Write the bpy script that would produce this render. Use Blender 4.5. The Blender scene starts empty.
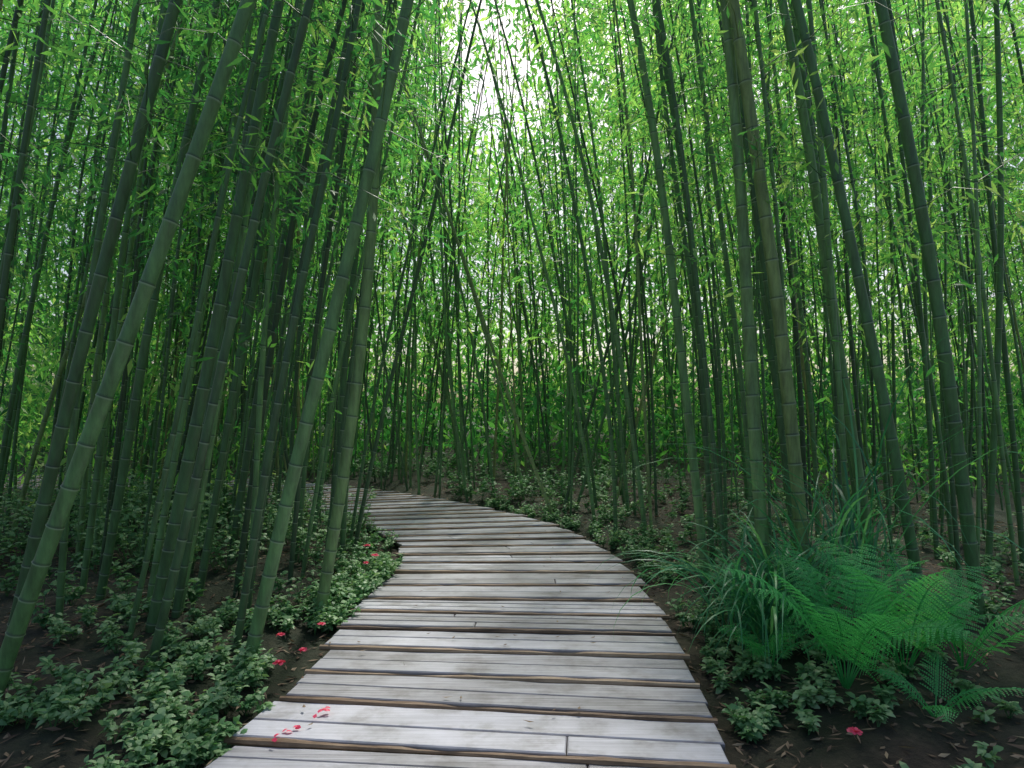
import bpy, math, numpy as np
rng=np.random.default_rng(7)
sc=bpy.context.scene
# ------------------------------------------------------------ helpers
class Acc:
    def __init__(s): s.V=[];s.F=[];s.T=[];s.M=[];s.n=0
    def add(s,V,F,T,mi=0):
        V=np.asarray(V,float).reshape(-1,3);F=np.asarray(F,int).reshape(-1,4)
        T=np.asarray(T,float)
        if T.ndim==1:T=np.tile(T,(len(V),1))
        s.V.append(V);s.F.append(F+s.n);s.T.append(T);s.M.append(np.full(len(F),mi));s.n+=len(V)
    def build(s,name,mats,smooth=False,origin=None):
        V=np.concatenate(s.V);F=np.concatenate(s.F);T=np.concatenate(s.T);M=np.concatenate(s.M)
        o=np.zeros(3) if origin is None else np.array(origin,float)
        me=bpy.data.meshes.new(name)
        me.vertices.add(len(V));me.vertices.foreach_set('co',(V-o).astype(np.float32).ravel())
        me.loops.add(F.size);me.loops.foreach_set('vertex_index',F.astype(np.int32).ravel())
        me.polygons.add(len(F));me.polygons.foreach_set('loop_start',(np.arange(len(F))*4).astype(np.int32))
        me.update(calc_edges=True)
        for m in mats: me.materials.append(m)
        me.polygons.foreach_set('material_index',M.astype(np.int32))
        me.polygons.foreach_set('use_smooth',np.full(len(F),smooth))
        a=me.attributes.new('tint','FLOAT_COLOR','POINT')
        a.data.foreach_set('color',np.hstack([T[:,:3],np.ones((len(T),1))]).astype(np.float32).ravel())
        me.update();print(name,len(F))
        ob=bpy.data.objects.new(name,me);ob.location=o;sc.collection.objects.link(ob);return ob
def nrm(v): return v/(np.linalg.norm(v,axis=-1,keepdims=True)+1e-9)
def leaves(acc,P,D,L,W,T,mi=0,curl=.12,up=None):
    """pointed leaves: base, two shoulders, tip; folded along the midrib"""
    n=len(P);D=nrm(D)
    U=rng.normal(size=(n,3))*.55+np.array([0,0,1.]) if up is None else up
    S=nrm(np.cross(D,U));N=nrm(np.cross(S,D))
    L=np.broadcast_to(L,(n,))[:,None];W=np.broadcast_to(W,(n,))[:,None]
    a=P;b=P+D*L*.4+S*W*.5-N*W*.18;c=P+D*L-N*L*curl;d=P+D*L*.4-S*W*.5-N*W*.18
    V=np.stack([a,b,c,d],1).reshape(-1,3);F=np.arange(4*n).reshape(n,4)
    acc.add(V,F,np.repeat(T,4,axis=0),mi)
def oval(acc,P,D,L,W,T,mi=0,up=None,tip=.1):
    """rounded leaf made of 3 quads, cupped"""
    n=len(P);D=nrm(D)
    U=rng.normal(size=(n,3))*.35+np.array([0,0,1.]) if up is None else up
    S=nrm(np.cross(D,U));N=nrm(np.cross(S,D))
    L=np.broadcast_to(L,(n,))[:,None];W=np.broadcast_to(W,(n,))[:,None]
    rows=[]
    for t,w,h in((0,.12,0),(.3,.9,.05),(.68,.85,.03),(1,tip,-.1)):
        rows+= [P+D*L*t-S*W*.5*w+N*L*h+N*W*.12*w, P+D*L*t+S*W*.5*w+N*L*h+N*W*.12*w]
    V=np.stack(rows,1).reshape(-1,3);b=(np.arange(n)*8)[:,None]
    F=np.concatenate([b+np.array([0,1,3,2]),b+np.array([2,3,5,4]),b+np.array([4,5,7,6])])
    acc.add(V,F,np.repeat(T,8,axis=0),mi)
def tube(acc,P,R,k,T,mi=0):
    P=np.asarray(P,float);n=len(P);R=np.broadcast_to(R,(n,))
    t=nrm(np.gradient(P,axis=0));ref=np.array([0,1.,0]) if abs(t[0,1])<.8 else np.array([1.,0,0])
    A=nrm(np.cross(t,ref));B=np.cross(t,A)
    an=np.arange(k)/k*2*np.pi
    V=P[:,None]+R[:,None,None]*(np.cos(an)[None,:,None]*A[:,None]+np.sin(an)[None,:,None]*B[:,None])
    i=np.arange(n-1)[:,None]*k;j=np.arange(k)[None];j2=(j+1)%k
    F=np.stack([i+j,i+j2,i+k+j2,i+k+j],-1).reshape(-1,4)
    T=np.asarray(T,float)
    if T.ndim==2:T=np.repeat(T,k,axis=0)
    acc.add(V.reshape(-1,3),F,T,mi)
# ------------------------------------------------------------ materials
def mat(name):
    m=bpy.data.materials.new(name);m.use_nodes=True;nt=m.node_tree
    for n in list(nt.nodes):nt.nodes.remove(n)
    out=nt.nodes.new('ShaderNodeOutputMaterial');return m,nt,out
def N(nt,t,**k):
    n=nt.nodes.new(t)
    for a,b in k.items():
        if hasattr(n,a):setattr(n,a,b)
        else:n.inputs[a].default_value=b
    return n
def ramp(nt,fac,stops):
    r=nt.nodes.new('ShaderNodeValToRGB');e=r.color_ramp.elements
    while len(e)<len(stops):e.new(.5)
    for el,(p,c) in zip(e,stops):el.position=p;el.color=(*c,1)
    nt.links.new(fac,r.inputs[0]);return r.outputs[0]
def tint(nt):
    a=N(nt,'ShaderNodeAttribute',attribute_name='tint');s=nt.nodes.new('ShaderNodeSeparateColor')
    nt.links.new(a.outputs['Color'],s.inputs[0]);return s.outputs
def math_(nt,op,a,b):
    n=N(nt,'ShaderNodeMath',operation=op)
    for i,v in enumerate((a,b)):
        if isinstance(v,(int,float)):n.inputs[i].default_value=v
        else:nt.links.new(v,n.inputs[i])
    return n.outputs[0]
def mixc(nt,f,a,b,bt='MIX'):
    n=N(nt,'ShaderNodeMix',data_type='RGBA',blend_type=bt)
    for i,v in ((0,f),(6,a),(7,b)):
        if isinstance(v,(int,float)):n.inputs[i].default_value=v
        elif isinstance(v,tuple):n.inputs[i].default_value=(*v,1)
        else:nt.links.new(v,n.inputs[i])
    return n.outputs[2]
def noise(nt,scale,det=4,vec=None,rough=.6):
    n=N(nt,'ShaderNodeTexNoise');n.inputs['Scale'].default_value=scale;n.inputs['Detail'].default_value=det
    n.inputs['Roughness'].default_value=rough
    if vec is None:
        tc=nt.nodes.new('ShaderNodeTexCoord');vec=tc.outputs['Object']
    nt.links.new(vec,n.inputs['Vector']);return n.outputs['Fac']
def leafmat(name,stops,trans=.45,rough=.45,gain=(2.0,2.1,1.3),gl=.03):
    m,nt,out=mat(name);t=tint(nt)
    f=math_(nt,'ADD',math_(nt,'MULTIPLY',t[0],.45),math_(nt,'MULTIPLY',t[1],.55))
    c=ramp(nt,f,stops)
    d=N(nt,'ShaderNodeBsdfDiffuse');nt.links.new(c,d.inputs[0])
    tr=N(nt,'ShaderNodeBsdfTranslucent');nt.links.new(mixc(nt,1.,c,gain,'MULTIPLY'),tr.inputs[0])
    mx=nt.nodes.new('ShaderNodeMixShader');mx.inputs[0].default_value=trans
    nt.links.new(d.outputs[0],mx.inputs[1]);nt.links.new(tr.outputs[0],mx.inputs[2])
    g=N(nt,'ShaderNodeBsdfGlossy');g.inputs['Roughness'].default_value=rough;g.inputs[0].default_value=(1,1,1,1)
    m2=nt.nodes.new('ShaderNodeMixShader');m2.inputs[0].default_value=gl
    nt.links.new(mx.outputs[0],m2.inputs[1]);nt.links.new(g.outputs[0],m2.inputs[2])
    nt.links.new(m2.outputs[0],out.inputs[0]);return m
M_leaf=leafmat('bamboo_leaf',[(0.,(.02,.105,.04)),(.35,(.05,.205,.06)),(.65,(.135,.34,.08)),(1,(.42,.55,.19))],.54)
M_under=leafmat('undergrowth_leaf',[(0,(.04,.14,.05)),(.45,(.11,.26,.1)),(1,(.36,.5,.27))],.25,.45)
M_fern=leafmat('fern_leaf',[(0,(.04,.26,.08)),(.6,(.1,.48,.15)),(1,(.22,.6,.2))],.4,.45)
M_grass=leafmat('grass_blade',[(0,(.02,.12,.065)),(.6,(.06,.27,.12)),(1,(.18,.42,.17))],.3,.4)
M_litter=leafmat('dead_leaf',[(0,(.05,.025,.015)),(.5,(.15,.1,.065)),(1,(.38,.3,.2))],.1,.7)
M_pink=leafmat('pink_petal',[(0,(.6,.03,.1)),(1,(.85,.12,.22))],.25,.5)
def culmmat():
    m,nt,out=mat('bamboo_culm');t=tint(nt)
    base=ramp(nt,t[0],[(0,(.03,.08,.03)),(.45,(.08,.22,.065)),(.8,(.18,.38,.12)),(1,(.36,.38,.12))])
    tc=nt.nodes.new('ShaderNodeTexCoord');mp=nt.nodes.new('ShaderNodeMapping');mp.inputs['Scale'].default_value=(9,9,1.6)
    nt.links.new(tc.outputs['Object'],mp.inputs[0])
    n1=noise(nt,2.2,5,mp.outputs[0],.7)
    st=ramp(nt,n1,[(.35,(.45,.45,.45)),(.6,(1,1,1)),(.8,(1.5,1.45,1.3))])
    c=mixc(nt,1.,base,st,'MULTIPLY')
    c=mixc(nt,math_(nt,'MULTIPLY',t[1],.75),c,(.34,.44,.27))
    c=mixc(nt,t[2],c,(.012,.018,.01))
    p=N(nt,'ShaderNodeBsdfPrincipled');nt.links.new(c,p.inputs['Base Color'])
    rr=ramp(nt,n1,[(.3,(.35,)*3),(.8,(.65,)*3)]);nt.links.new(rr,p.inputs['Roughness']);p.inputs['Specular IOR Level'].default_value=.4
    nt.links.new(p.outputs[0],out.inputs[0]);return m
M_culm=culmmat()
def woodmat(name,stops,side):
    m,nt,out=mat(name);t=tint(nt)
    tc=nt.nodes.new('ShaderNodeTexCoord')
    cv=nt.nodes.new('ShaderNodeCombineXYZ');nt.links.new(math_(nt,'MULTIPLY',t[0],37),cv.inputs[0]);nt.links.new(math_(nt,'MULTIPLY',t[1],11),cv.inputs[1])
    va=N(nt,'ShaderNodeVectorMath',operation='ADD');nt.links.new(tc.outputs['Object'],va.inputs[0]);nt.links.new(cv.outputs[0],va.inputs[1])
    mp=nt.nodes.new('ShaderNodeMapping');mp.inputs['Scale'].default_value=(.9,26,20);nt.links.new(va.outputs[0],mp.inputs[0])
    g=noise(nt,2.2,8,mp.outputs[0],.65)
    b=noise(nt,3.,5,va.outputs[0],.65)
    b2=noise(nt,1.1,3,None,.6)
    c=ramp(nt,math_(nt,'ADD',math_(nt,'MULTIPLY',g,.65),math_(nt,'MULTIPLY',t[0],.35)),stops)
    c=mixc(nt,1.,c,ramp(nt,b,[(.3,(.56,.54,.5)),(.5,(1,1,1)),(.75,(1.15,1.15,1.17))]),'MULTIPLY')
    c=mixc(nt,1.,c,ramp(nt,b2,[(.3,(.72,.72,.7)),(.62,(1.08,1.08,1.1))]),'MULTIPLY')
    c=mixc(nt,t[2],c,side)
    p=N(nt,'ShaderNodeBsdfPrincipled');nt.links.new(c,p.inputs['Base Color'])
    nt.links.new(ramp(nt,g,[(.3,(.75,)*3),(.7,(.5,)*3)]),p.inputs['Roughness'])
    bp=N(nt,'ShaderNodeBump');bp.inputs['Strength'].default_value=.5;bp.inputs['Distance'].default_value=.006
    nt.links.new(g,bp.inputs['Height']);nt.links.new(bp.outputs[0],p.inputs['Normal'])
    nt.links.new(p.outputs[0],out.inputs[0]);return m
M_board=woodmat('weathered_board',[(.25,(.2,.195,.2)),(.5,(.395,.4,.44)),(.75,(.53,.535,.59))],(.11,.075,.05))
M_log=woodmat('bark_log',[(.25,(.1,.06,.035)),(.5,(.27,.175,.1)),(.75,(.5,.37,.24))],(.05,.03,.02))
def soilmat():
    m,nt,out=mat('forest_soil')
    a=noise(nt,9,8,None,.75);b=noise(nt,.6,3)
    c=ramp(nt,a,[(.3,(.012,.008,.006)),(.5,(.045,.03,.022)),(.7,(.11,.08,.055))])
    c=mixc(nt,ramp(nt,b,[(.35,(.1,.1,.1)),(.55,(.85,.85,.85))]),c,(.014,.03,.01))
    p=N(nt,'ShaderNodeBsdfPrincipled',);p.inputs['Roughness'].default_value=.9;nt.links.new(c,p.inputs['Base Color'])
    bp=N(nt,'ShaderNodeBump');bp.inputs['Strength'].default_value=.9;bp.inputs['Distance'].default_value=.04
    nt.links.new(a,bp.inputs['Height']);nt.links.new(bp.outputs[0],p.inputs['Normal']);nt.links.new(p.outputs[0],out.inputs[0]);return m
M_soil=soilmat()
# ------------------------------------------------------------ path layout (metres)
K=np.array([(-2.0,-3.0,.6,-3.3),(-1.75,.3,.75,0),(-1.5,2.25,.90,2.0),(-1.33,3.3,1.02,3.05),(-1.27,4.4,1.13,4.2),(-1.25,5.5,1.21,5.4),
 (-1.2,6.4,1.2,6.4),(-1.25,7.3,1.06,7.42),(-1.6,8.2,.8,8.45),(-2.2,9.15,.3,9.55),(-3.0,10.0,-.4,10.55),(-4.0,10.9,-1.3,11.6),
 (-5.6,11.9,-2.8,13.0),(-7.7,12.7,-5.5,14.8),(-11,13.4,-10,15.9),(-16,13.6,-16,16.1)],float)
C=(K[:,:2]+K[:,2:])/2
s_=np.concatenate([[0],np.cumsum(np.linalg.norm(np.diff(C,axis=0),axis=1))])
MT=np.gradient(K,s_,axis=0)
def smooth_interp(s):
    s=np.atleast_1d(s);i=np.clip(np.searchsorted(s_,s)-1,0,len(s_)-2);h=s_[i+1]-s_[i];u=((s-s_[i])/h)[:,None]
    p0,p1=K[i],K[i+1];m0,m1=MT[i]*h[:,None],MT[i+1]*h[:,None]
    return (2*u**3-3*u**2+1)*p0+(u**3-2*u**2+u)*m0+(-2*u**3+3*u**2)*p1+(u**3-u**2)*m1
SS=np.linspace(0,s_[-1],160);PP=smooth_interp(SS)
def edge_dist(x,y):
    x=np.atleast_1d(np.asarray(x,float));y=np.atleast_1d(np.asarray(y,float));out=np.empty(len(x))
    A=PP[:,:2];B=PP[:,2:]-A;bb=(B**2).sum(1)
    for i in range(0,len(x),20000):
        X=x[i:i+20000,None];Y=y[i:i+20000,None]
        u=np.clip(((X-A[:,0])*B[:,0]+(Y-A[:,1])*B[:,1])/bb,0,1)
        out[i:i+20000]=np.sqrt(((X-A[:,0]-u*B[:,0])**2+(Y-A[:,1]-u*B[:,1])**2).min(1))
    return out
# ------------------------------------------------------------ ground
def gz_raw(x,y): return .05*np.sin(x*.9+1.3)*np.cos(y*.7)+.025*np.sin(x*3.1+y*2.3)+.015*np.sin(x*7.7-y*6.1)
def gz(x,y):
    x=np.atleast_1d(x);y=np.atleast_1d(y)
    d=edge_dist(x,y);k=np.clip((d-.02)/.7,0,1);k=k*k*(3-2*k)
    return -.05*(1-k)+k*(.05+gz_raw(x,y))
def axis(lo,hi,fl,fh,st):
    f=np.arange(fl,fh,st)
    a=fl-(fl-lo)*(np.geomspace(.01,1,16));b=fh+(hi-fh)*(np.geomspace(.01,1,16))
    return np.concatenate([a[::-1],f,b])
gx=axis(-300,300,-8,8,.12);gy=axis(-300,300,-3,17,.12)
X,Y=np.meshgrid(gx,gy);Z=gz(X.ravel(),Y.ravel())
ga=Acc();nx,ny=len(gx),len(gy);i=np.arange(ny-1)[:,None]*nx;j=np.arange(nx-1)[None]
ga.add(np.stack([X.ravel(),Y.ravel(),Z],1),np.stack([i+j,i+j+1,i+nx+j+1,i+nx+j],-1).reshape(-1,4),[.5,.5,0])
ga.build('ground',[M_soil],True)
# ------------------------------------------------------------ boardwalk
bw=Acc()
def board(L0,R0,L1,R1,z0,z1,th,T):
    c=np.array([[*L0,z0],[*R0,z0],[*R1,z1],[*L1,z1]])
    ch=.007
    fx=nrm(c[1]-c[0]);fy=nrm(c[3]-c[0])
    ins=np.array([fx+fy,-fx+fy,-fx-fy,fx-fy])*ch
    top=c+ins;mid=c-[0,0,ch];bot=c-[0,0,th]
    V=np.concatenate([top,mid,bot]);F=[[0,1,2,3]]
    for a in(0,4):
        for k in range(4):F.append([a+4+k,a+4+(k+1)%4,a+(k+1)%4,a+k])
    Tt=np.tile(T,(12,1)).astype(float);Tt[4:8,2]=.35;Tt[8:,2]=.9
    bw.add(V,F,Tt,0)
s=.3;logs=[]
while s<s_[-1]-.6:
    w=rng.uniform(.34,.5);k=rng.choice([2,2,3]);cuts=np.cumsum(rng.uniform(.75,1.25,k));cuts=np.concatenate([[0],cuts/cuts[-1]])*w
    zf=.05+rng.uniform(-.007,.007);zb=.022;rt=rng.uniform(.2,.8);jl,jr=rng.uniform(-.035,.035,2);rot=rng.normal()*.014
    for q in range(k):
        a=smooth_interp(s+cuts[q]+.004)[0];b=smooth_interp(s+cuts[q+1]-.004-(.01 if q==k-1 else 0))[0]
        L0,R0,L1,R1=a[:2].copy(),a[2:].copy(),b[:2].copy(),b[2:].copy()
        dv=nrm(R0-L0)
        e1,e2=rng.uniform(-.015,.015,2)
        L0+=dv*(jl+e1);L1+=dv*(jl+e1);R0+=dv*(jr+e2);R1+=dv*(jr+e2)
        L0[1]+=rot;L1[1]+=rot;R0[1]-=rot;R1[1]-=rot
        za=zf+(zb-zf)*cuts[q]/w+rng.uniform(-.002,.002);zz=zf+(zb-zf)*cuts[q+1]/w+rng.uniform(-.002,.002)
        if rng.random()<.25:
            u=rng.uniform(.25,.75);us=[(0,u-.001),(u+.001,1)]
        else: us=[(0,1)]
        for u0,u1 in us:
            board(L0+(R0-L0)*u0,L0+(R0-L0)*u1,L1+(R1-L1)*u0,L1+(R1-L1)*u1,za,zz,.04,np.array([np.clip(rt+rng.normal()*.2,0,1),rng.random(),0]))
        if q==0:logs.append((L0.copy(),R0.copy(),zf,dv))
    s+=w
for L0,R0,zf,dv in logs:
    n=34;u=np.linspace(-.01,1.01,n)[:,None];P=L0+(R0-L0)*u
    ph=rng.uniform(0,6,4);uu=u[:,0]
    wob=.006*np.sin(uu*9+ph[0])+.004*np.sin(uu*23+ph[1])
    r=.017+.005*np.sin(uu*7+ph[2])+.003*np.sin(uu*31+ph[3])+rng.normal(size=n)*.0012
    nv=np.array([dv[1],-dv[0]])
    P=np.column_stack([P+nv*(.01+wob)[:,None],np.full(n,zf-.024)+wob*.5])
    P=np.concatenate([P[:1],P,P[-1:]]);r=np.concatenate([[.001],r,[.001]])
    tube(bw,P,r,8,[rng.random(),rng.random(),0],1)
for side in(0,2):
    P=[]
    for t in np.linspace(.2,s_[-1]-.8,90):
        q=smooth_interp(t)[0];A=q[:2];B=q[2:];dv=nrm(B-A);p=(A+dv*.2) if side==0 else (B-dv*.2);P.append([*p,-.045])
    tube(bw,P,.028,4,[.4,.4,.7],1)
bw.build('wooden_boardwalk',[M_board,M_log])
# ------------------------------------------------------------ bamboo
def culm(acc,bx,by,ax,cx,ay,H,r,tn,k=10,mi=0,inter=.3,z0=None):
    zb=(gz(bx,by)[0] if z0 is None else z0)-.05
    z=zb+.1;q=inter*.6;nodes=[]
    while z<H:
        nodes.append(z);z+=q;q=min(inter*1.25,q*1.07)*rng.uniform(.93,1.07)
    Zs=[zb];Rm=[1.];G=[0.];Bk=[0.]
    for nz in nodes:
        h=max(.012,r*.28)
        Zs+=[nz-h,nz-h*.25,nz+h*.15,nz+h*1.2];Rm+=[1.0,1.13,1.04,.985];G+=[.25,1,.15,.1];Bk+=[0,0,.75,.1]
    Zs.append(H);Rm.append(1);G.append(0);Bk.append(0)
    Zs=np.array(Zs);f=np.clip((Zs-zb)/(H-zb),0,1);R=r*(1-.25*f-.6*f**3)*np.array(Rm)
    P=np.column_stack([bx+ax*Zs+cx*Zs**2,by+ay*Zs,Zs])
    P[:,0]+=.02*np.sin(Zs*1.1+bx*5);P[:,1]+=.02*np.sin(Zs*.9+by*5)
    T=np.column_stack([np.full(len(Zs),tn),G,Bk]);tube(acc,P,R,k,T,mi)
    return lambda z:np.array([bx+ax*z+cx*z*z+.02*np.sin(z*1.1+bx*5),by+ay*z+.02*np.sin(z*.9+by*5),z]),nodes
def opening(p,pr):
    return p[2]/p[1]>.47 and abs(p[0]/p[1]+.03)<.09 and rng.random()<pr
def side_tone(x,y):
    # leaf tone by direction: darker towards the left, paler towards the right
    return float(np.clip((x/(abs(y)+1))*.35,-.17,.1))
def twigs(acc,pt,nodes,zmin,tn,leafL,nl,mi_c,mi_l,prob=1.,bright=0.,wr=.2):
    ang=rng.uniform(0,6.28);ct=rng.random()
    for nz in nodes:
        if nz<zmin: continue
        p=pt(nz)
        pr=prob*(.2 if nz>1.65+.68*p[1]+.8 else 1.)
        if opening(p,.75):continue
        ang+=2.4
        for sd in(0,1):
            if rng.random()>pr:continue
            a=ang+sd*2.2+rng.normal()*.4;l=rng.uniform(.5,1.15);el=rng.uniform(.2,.8)
            d=np.array([np.cos(a),np.sin(a),el]);t=np.linspace(0,1,4)[:,None]
            P=p+d*l*t+np.array([0,0,-.75*l])*t**2
            tube(acc,P,np.array([.0045,.0033,.002,.001]),3,[tn,.1,0],mi_c)
            n=int(nl*rng.uniform(.6,1.3));u=rng.uniform(.2,1.05,n)
            u=np.round(u*6)/6+rng.normal(size=n)*.02
            Q=p+d*l*u[:,None]+np.array([0,0,-.75*l])*(u**2)[:,None]+rng.normal(size=(n,3))*np.array([.1,.1,.07])
            D=np.array([np.cos(a),np.sin(a),0])*.7+rng.normal(size=(n,3))*.7+np.array([0,0,-.45])
            cr=np.clip(.5*ct+.5*rng.random()+rng.normal()*.1+bright+side_tone(p[0],p[1]),0,1)
            T=np.column_stack([rng.random(n),np.clip(cr+rng.normal(size=n)*.08,0,1),np.zeros(n)])
            leaves(acc,Q,D,leafL*rng.uniform(.7,1.25,n),leafL*wr*rng.uniform(.8,1.3,n),T,mi_l)
# x, y, slope x, curve x, slope y, radius, tone
FG=[(-1.68,4.1,.23,0,.02,.058,.7),(-1.52,5.1,.17,-.015,.0,.062,.85),(-2.55,4.5,.19,0,.03,.055,.35),(-2.77,3.4,.33,.003,.02,.055,.6),
 (-1.86,4.3,.17,0,.04,.034,.2),(-2.73,5.6,.17,0,.0,.045,.4),(-2.53,4.8,.13,.002,.02,.04,.25),(-2.25,6.5,.11,0,.02,.04,.35),(-1.94,7.0,.055,.004,.0,.045,.3),
 (-2.25,3.9,.25,.0,.0,.036,.2),(-2.1,5.0,.15,.004,.02,.03,.15),(-3.2,4.0,.26,0,.0,.05,.25),(-1.75,6.0,.12,-.002,.02,.036,.2),(-3.4,5.2,.2,0,.0,.045,.4),
 (-2.9,6.6,.14,.003,.02,.05,.2),
 (1.81,6.0,-.07,-.011,.0,.056,.8),(2.03,5.0,-.07,0,.02,.066,.83),(2.34,5.0,-.10,-.005,.0,.068,.9),(2.99,5.2,-.12,-.007,.02,.055,.8),
 (2.95,4.6,-.13,-.015,.0,.05,.45),(1.66,8.0,-.09,-.016,.0,.04,.75),(2.33,7.0,-.12,0,.02,.042,.5),(2.75,6.2,-.09,-.004,.0,.045,.35),
 (3.3,5.9,-.13,0,.0,.05,.5),(3.45,4.7,-.12,-.008,.0,.06,.5),(2.1,6.6,-.05,-.008,.02,.038,.25),(2.6,5.6,-.14,.002,.0,.04,.3),
 (.64,9.7,-.37,.004,.0,.035,.9),(-.78,12.6,-.25,.0,.0,.04,.85),(1.2,9.2,-.15,-.012,.0,.034,.8),(1.35,8.4,-.03,-.02,.0,.036,.5),
 (.2,11.2,-.16,-.02,.0,.032,.85),(-.3,11.8,-.12,-.012,0,.034,.65)]
for (x,y,a,c,ay,r,tn) in FG:
    A=Acc();H=rng.uniform(8.5,11)
    pt,nd=culm(A,x,y,a,c,ay,H,r*.76,tn,12,0,.27)
    twigs(A,pt,nd,max(2.9,1.6+y*.3),tn,.115,17,0,1,.6)
    A.build('bamboo',[M_culm,M_leaf],True,(x,y,0))
G=Acc();LV=Acc()
def scatter(n,xr,yr,minedge,mind,cond=None,maxedge=1e9):
    x=rng.uniform(*xr,n*14);y=rng.uniform(*yr,n*14);e=edge_dist(x,y);k=(e>minedge)&(e<maxedge);x,y=x[k],y[k];out=[]
    for a,b in zip(x,y):
        if cond and not cond(a,b):continue
        if out:
            o=np.array(out)
            if ((o[:,0]-a)**2+(o[:,1]-b)**2).min()<mind**2:continue
        out.append((a,b))
        if len(out)>=n:break
    return out
near=scatter(84,(-8,-1.75),(3.8,11.5),.42,.2,lambda x,y:x>-.85*y-1.2)
near+=scatter(78,(1.6,8.5),(4.6,12),.38,.22,lambda x,y:x<.85*y+1.)
thin=lambda x,y:not(-.05<x/y<.07 and y<15.5)
mid=scatter(145,(-14,15),(10.5,21),.35,.3,lambda x,y:abs(x)<.85*y+1 and thin(x,y))
mid+=scatter(60,(-8,2.5),(9.6,17),.15,.22,lambda x,y:y>9.6+max(0,-x)*.35 and thin(x,y),1.6)
mid+=[(.05,11.6),(.55,12.4),(-.35,12.9),(.9,13.6),(.3,14.2),(-.5,14.6)]
mid+=scatter(45,(-8,-2.6),(7.5,12.5),.2,.14,lambda x,y:y<12.6 and y<9.3+max(0,-x-2.2)*.8,1.2)
far=scatter(170,(-32,32),(21,40),.4,.3,lambda x,y:abs(x)<.85*y+1)
for x,y in near:
    a=(.12+rng.normal()*.05) if x<0 else (-.06+rng.normal()*.05)
    pt,nd=culm(G,x,y,a,rng.normal()*.003-.006*np.sign(x),rng.normal()*.03,rng.uniform(8,11),rng.uniform(.013,.031),np.clip(rng.normal()*.28+.48,0,1),7,0,.27)
    twigs(LV,pt,nd,max(2.7,1.8+y*.2)+rng.uniform(-1,1),.2,.135,17,0,1,.55)
for x,y in mid:
    a=np.clip(-x*.014,-.12,.13)+rng.normal()*.065+(rng.normal()*.18 if rng.random()<.18 else 0)
    pt,nd=culm(G,x,y,a,rng.normal()*.004-.004*np.sign(x),rng.normal()*.04,rng.uniform(9,13),rng.uniform(.015,.032),np.clip(rng.normal()*.28+.46,0,1),6,0,.36,.0)
    twigs(LV,pt,nd,max(2.7,2.+y*.1)+rng.uniform(-1,1.4),.2,.22,14,0,1,.43,.08,.22)
for x,y in far:
    a=rng.normal()*.06
    pt,nd=culm(G,x,y,a,rng.normal()*.004,rng.normal()*.03,rng.uniform(11,17),rng.uniform(.03,.05),np.clip(rng.normal()*.2+.4,0,1),4,0,1.2,.0)
G.build('bamboo_grove',[M_culm],True)
def sprays(acc,n,xr,yr,zr,L,nl,sp,ctone,cond=None,zpow=1.,wr=.27):
    k=0
    while k<n:
        x=rng.uniform(*xr);y=rng.uniform(*yr);z=zr[0]+(zr[1]-zr[0])*rng.random()**zpow
        if abs(x)>.85*y+1.5:continue
        if z>1.65+.68*y+1:continue
        if opening((x,y,z),.92):continue
        if cond and not cond(x,y,z):continue
        m=int(nl*rng.uniform(.6,1.4));Q=np.array([x,y,z])+rng.normal(size=(m,3))*np.array([sp,sp,sp*.45])
        D=rng.normal(size=(m,3))*.7+np.array([0,0,-.45]);cr=np.clip(ctone+rng.normal()*.26+side_tone(x,y),0,1)
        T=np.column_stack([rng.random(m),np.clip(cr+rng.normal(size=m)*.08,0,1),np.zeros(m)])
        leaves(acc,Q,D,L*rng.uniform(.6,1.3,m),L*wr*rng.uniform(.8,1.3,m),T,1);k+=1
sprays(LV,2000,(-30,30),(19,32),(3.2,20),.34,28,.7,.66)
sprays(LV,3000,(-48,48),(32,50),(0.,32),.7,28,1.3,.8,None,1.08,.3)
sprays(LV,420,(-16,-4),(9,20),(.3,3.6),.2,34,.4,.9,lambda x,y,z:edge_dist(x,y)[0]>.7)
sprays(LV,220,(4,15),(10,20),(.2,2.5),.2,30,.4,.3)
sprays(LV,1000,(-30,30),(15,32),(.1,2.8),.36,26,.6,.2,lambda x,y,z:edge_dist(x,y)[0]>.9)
LV.build('bamboo_foliage',[M_culm,M_leaf])
# ------------------------------------------------------------ leaf litter
LT=Acc();n=26000
x=rng.uniform(-7,7,n);y=2+12*rng.random(n)**1.4;e=edge_dist(x,y);k=e>.02;x,y=x[k],y[k];z=gz(x,y)+.012
D=rng.normal(size=(len(x),3))*[1,1,.15];leaves(LT,np.column_stack([x,y,z]),D,rng.uniform(.03,.11,len(x)),rng.uniform(.01,.024,len(x)),rng.random((len(x),3)),0,.05)
n=130;t=rng.uniform(2.5,15,n);q=smooth_interp(t);u=rng.beta(.6,.6,n)[:,None];p=q[:,:2]+(q[:,2:]-q[:,:2])*u
leaves(LT,np.column_stack([p,np.full(n,.062)]),rng.normal(size=(n,3))*[1,1,.03],rng.uniform(.03,.07,n),rng.uniform(.01,.02,n),rng.random((n,3))*.5+.3,0,.0,np.tile([0,0,1.],(n,1)))
LT.build('leaf_litter',[M_litter])
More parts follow.
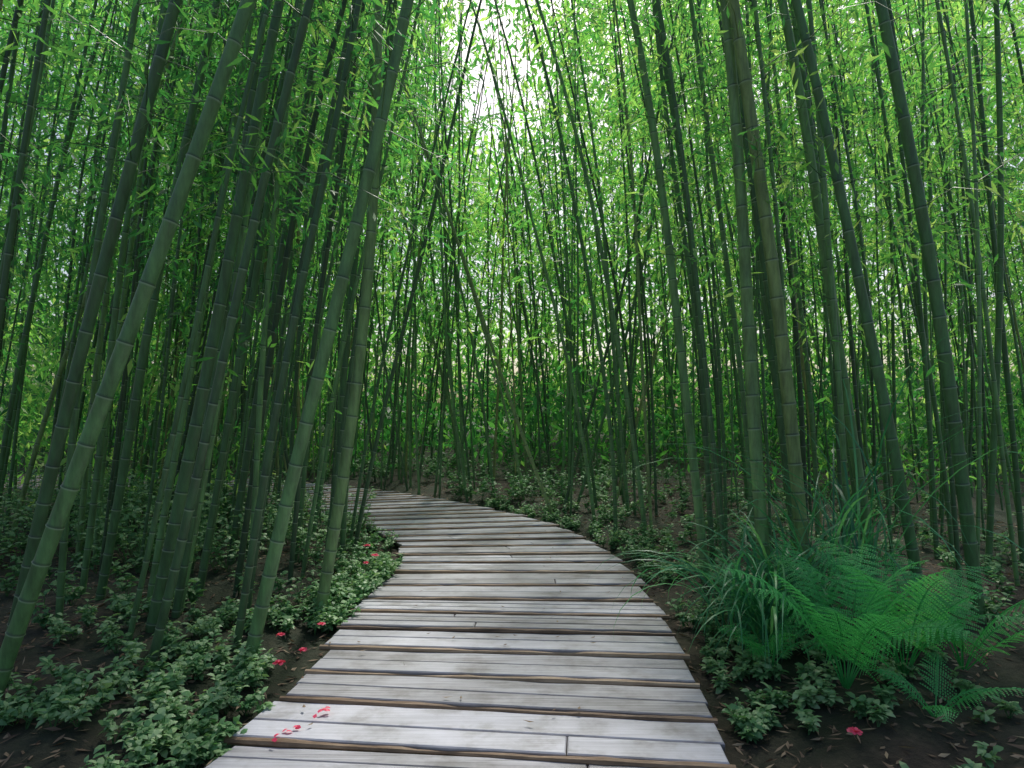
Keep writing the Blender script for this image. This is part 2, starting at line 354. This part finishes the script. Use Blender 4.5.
# ------------------------------------------------------------ ground-cover plants
def groundcover(name,pts,hmax,lmul=1.,bright=0.):
    A=Acc();zz=gz(np.array(pts)[:,0],np.array(pts)[:,1])
    for (x,y),z in zip(pts,zz):
        ct=rng.random();ns=rng.integers(3,7)
        for s2 in range(ns):
            a=rng.uniform(0,6.28);h=rng.uniform(.35,1)*hmax;lean=rng.uniform(.1,.7)
            t=np.linspace(0,1,4)[:,None];top=np.array([np.cos(a)*lean*h,np.sin(a)*lean*h,h])
            P=np.array([x,y,z-.01])+top*t;tube(A,P,.0025,3,[.3,.3,0],0)
            m=rng.integers(7,12);u=rng.uniform(.35,1,m)
            Q=np.array([x,y,z])+top*u[:,None];an=np.arange(m)*2.4+a
            D=np.column_stack([np.cos(an),np.sin(an),rng.normal(size=m)*.25+.15])
            T=np.column_stack([rng.random(m),np.clip(ct*.6+u*.45-.1+bright,0,1),np.zeros(m)])
            L=rng.uniform(.03,.06,m)*lmul;oval(A,Q,D,L,L*rng.uniform(.45,.6,m),T)
    return A.build(name,[M_under],False)
def ptsalong(n,side,lo,hi,w,ylo,yhi):
    out=[]
    while len(out)<n:
        t=rng.uniform(0,s_[-1]*.75);q=smooth_interp(t)[0];A,B=q[:2],q[2:];dv=nrm(B-A)
        d=lo+abs(rng.normal())*w
        p=(A-dv*d) if side<0 else (B+dv*d)
        if d<hi and ylo<p[1]<yhi:
            if np.sin(p[0]*3.3+p[1]*2.1)+np.sin(p[1]*4.7-p[0]*1.9)>-.8: out.append(p)
    return out
groundcover('groundcover_plants',ptsalong(205,-1,.03,1.9,.7,2.,5.2),.16,1.1,.12)
groundcover('groundcover_plants',ptsalong(140,-1,.03,.9,.3,5.,9.5),.26,1.1)
groundcover('groundcover_plants',ptsalong(140,1,.14,1.8,.8,2.,4.6),.12,1.1,.12)
groundcover('groundcover_plants',ptsalong(150,1,.12,1.1,.45,4.6,11),.18,1.05,-.1)
groundcover('groundcover_plants',[(a,b) for a,b in scatter(310,(-6.5,7),(4.5,12),.6,.13,lambda x,y:abs(x)<.85*y+.5)],.25,1.4,-.15)
groundcover('understory_shrub',scatter(240,(-8,-2.0),(6.2,11.8),.15,.1,lambda x,y:x>-.85*y and y<9.0+max(0,-x-2.2)*.75),.75,1.6,.1)
groundcover('understory_shrub',scatter(260,(-9,3.5),(10.2,19),.25,.12,lambda x,y:y>10.2+max(0,-x)*.33),.5,1.8,-.4)
# ------------------------------------------------------------ ferns
def fern(x,y,nf,Lf,lo=.95,hi=1.35,dr=.95):
    A=Acc();z=gz(x,y)[0]
    for f in range(nf):
        a=f/nf*6.28+rng.normal()*.25;L=Lf*rng.uniform(.75,1.1);el=rng.uniform(lo,hi)
        n=24;u=np.linspace(0,1,n);dirh=np.array([np.cos(a),np.sin(a),0])
        ang=el-dr*rng.uniform(.8,1.5)*u**1.8;st=L/n
        P=np.cumsum(np.cos(ang)[:,None]*dirh*st+np.sin(ang)[:,None]*np.array([0,0,st]),axis=0)+np.array([x,y,z])
        tube(A,P,np.linspace(.005,.001,n),4,[.3,.2,0],0)
        tg=nrm(np.gradient(P,axis=0));sd=np.array([-np.sin(a),np.cos(a),0]);ft=rng.uniform(0,1)
        tw=rng.normal()*.35;sd=nrm(sd+np.array([0,0,tw]))
        for i in range(6,n):
            w=.18*L*np.sin(np.pi*np.clip(u[i]*.8+.16,0,1))**.9*rng.uniform(.88,1.05)+.008
            for sg in(-1,1):
                d=nrm(sd*sg+tg[i]*rng.uniform(.2,.4)+np.array([0,0,-.1+rng.normal()*.07]));m=max(5,int(w/.011));v=np.linspace(.05,1,m)
                nn=np.cross(d,tg[i]);nn=nn*np.sign(nn[2]+1e-6)
                Q=P[i]+d*w*v[:,None]-np.array([0,0,.15*w])*(v**2)[:,None]
                l=st*.44*(1-v*.75)+.002
                for s3 in(-1,1):
                    Dm=np.tile(nrm(tg[i]*s3+d*.45),(m,1))
                    T=np.column_stack([rng.random(m)*.5+.2,np.full(m,ft),np.zeros(m)])
                    leaves(A,Q,Dm,l,w/m*1.05,T,0,.05,np.tile(nn,(m,1)))
    A.build('fern',[M_fern],False)
fern(1.88,3.6,12,.95,1.05,1.45);fern(2.3,3.75,10,.95,1.,1.4);fern(2.75,3.9,8,.8);fern(1.6,3.95,6,.45);fern(2.15,3.25,6,.45,.7,1.1)
# ------------------------------------------------------------ arching grass
def grass(x,y,nb,L,w,spread=.12,up=1.25):
    A=Acc();z=gz(x,y)[0]
    for b in range(nb):
        a=rng.uniform(0,6.28);l=L*rng.uniform(.5,1.1);el=up+rng.normal()*.14;n=11;u=np.linspace(0,1,n)
        ang=el-rng.uniform(1.4,2.7)*u**1.5;st=l/n;dh=np.array([np.cos(a),np.sin(a),0])
        P=np.cumsum(np.cos(ang)[:,None]*dh*st+np.sin(ang)[:,None]*np.array([0,0,st]),axis=0)+np.array([x+rng.normal()*spread,y+rng.normal()*spread,z-.02])
        sd=np.array([-np.sin(a),np.cos(a),0])+rng.normal(size=3)*.15;ww=w*rng.uniform(.6,1.2)*np.sin(np.pi*(u*.93+.05))**.5*(1-u**4)
        V=np.stack([P-sd*ww[:,None]/2,P+sd*ww[:,None]/2],1).reshape(-1,3);i=np.arange(n-1)[:,None]*2
        A.add(V,i+np.array([0,1,3,2]),[rng.random(),rng.random(),0])
    A.build('arching_grass',[M_grass],True)
grass(1.75,4.4,200,1.35,.018);grass(2.1,4.75,120,1.4,.018);grass(2.45,4.7,80,2.4,.016,.15,1.42)
# ------------------------------------------------------------ pink flowers
def flower(x,y,z,r,tilt=.3):
    A=Acc()
    for ring,(m,rr,el) in enumerate(((6,1,.15),(5,.7,.7))):
        an=np.arange(m)/m*6.283+ring*.5+rng.random();D=np.column_stack([np.cos(an),np.sin(an),np.full(m,el)])+rng.normal(size=(m,3))*tilt*.3
        oval(A,np.tile([x,y,z],(m,1)),D,r*rr,r*rr*.8,rng.random((m,3)),0,None,.6)
    A.build('pink_flower',[M_pink],True)
for x,y,dz,r in((-1.3,3.5,.04,.04),(-1.42,3.9,.15,.038),(-1.52,4.2,.2,.033),(-1.36,4.15,.14,.03),(-1.4,4.7,.12,.03),(-1.33,6.2,.28,.042),(-1.45,6.4,.32,.036),(-1.38,6.05,.24,.03),(1.66,3.1,.06,.035)):
    flower(x,y,gz(x,y)[0]+dz,r)
P_=Acc()
for x,y in((-1.02,3.42),(-1.0,3.36),(-1.08,3.2),(-1.13,3.12)):
    m=3;oval(P_,np.column_stack([np.full(m,x)+rng.normal(size=m)*.02,np.full(m,y)+rng.normal(size=m)*.015,np.full(m,.06)]),rng.normal(size=(m,3))*[1,1,.1],.03,.024,rng.random((m,3)),0,None,.6)
P_.build('fallen_petals',[M_pink],True)
# ------------------------------------------------------------ light, sky, camera
EL,AZ=math.radians(52),math.radians(9)   # azimuth clockwise from +Y
w=bpy.data.worlds.new('World');sc.world=w;w.use_nodes=True;nt=w.node_tree
bg=nt.nodes['Background'];sk=nt.nodes.new('ShaderNodeTexSky');sk.sky_type='NISHITA';sk.sun_disc=False
sk.sun_elevation=EL;sk.sun_rotation=AZ;sk.dust_density=4.;sk.air_density=1.;sk.ozone_density=1.
nt.links.new(sk.outputs[0],bg.inputs[0]);bg.inputs[1].default_value=.15
try: w.cycles.sampling_method='NONE'
except Exception as e: print(e)
sl=bpy.data.lights.new('sun','SUN');sl.energy=5;sl.angle=math.radians(6);sl.color=(1,.97,.88)
so=bpy.data.objects.new('sun',sl);sc.collection.objects.link(so)
from mathutils import Vector
dirn=Vector((math.sin(AZ)*math.cos(EL),math.cos(AZ)*math.cos(EL),math.sin(EL)));so.rotation_euler=(-dirn).to_track_quat('-Z','Y').to_euler()
cd=bpy.data.cameras.new('camera');cam=bpy.data.objects.new('camera',cd);sc.collection.objects.link(cam);sc.camera=cam
cam.location=(0,0,1.65);cam.rotation_euler=(math.radians(90),0,0);cd.lens=22.5;cd.sensor_width=36;cd.shift_y=.0254;cd.clip_end=1000
sc.view_settings.view_transform='Standard';sc.view_settings.look='None';sc.view_settings.exposure=0
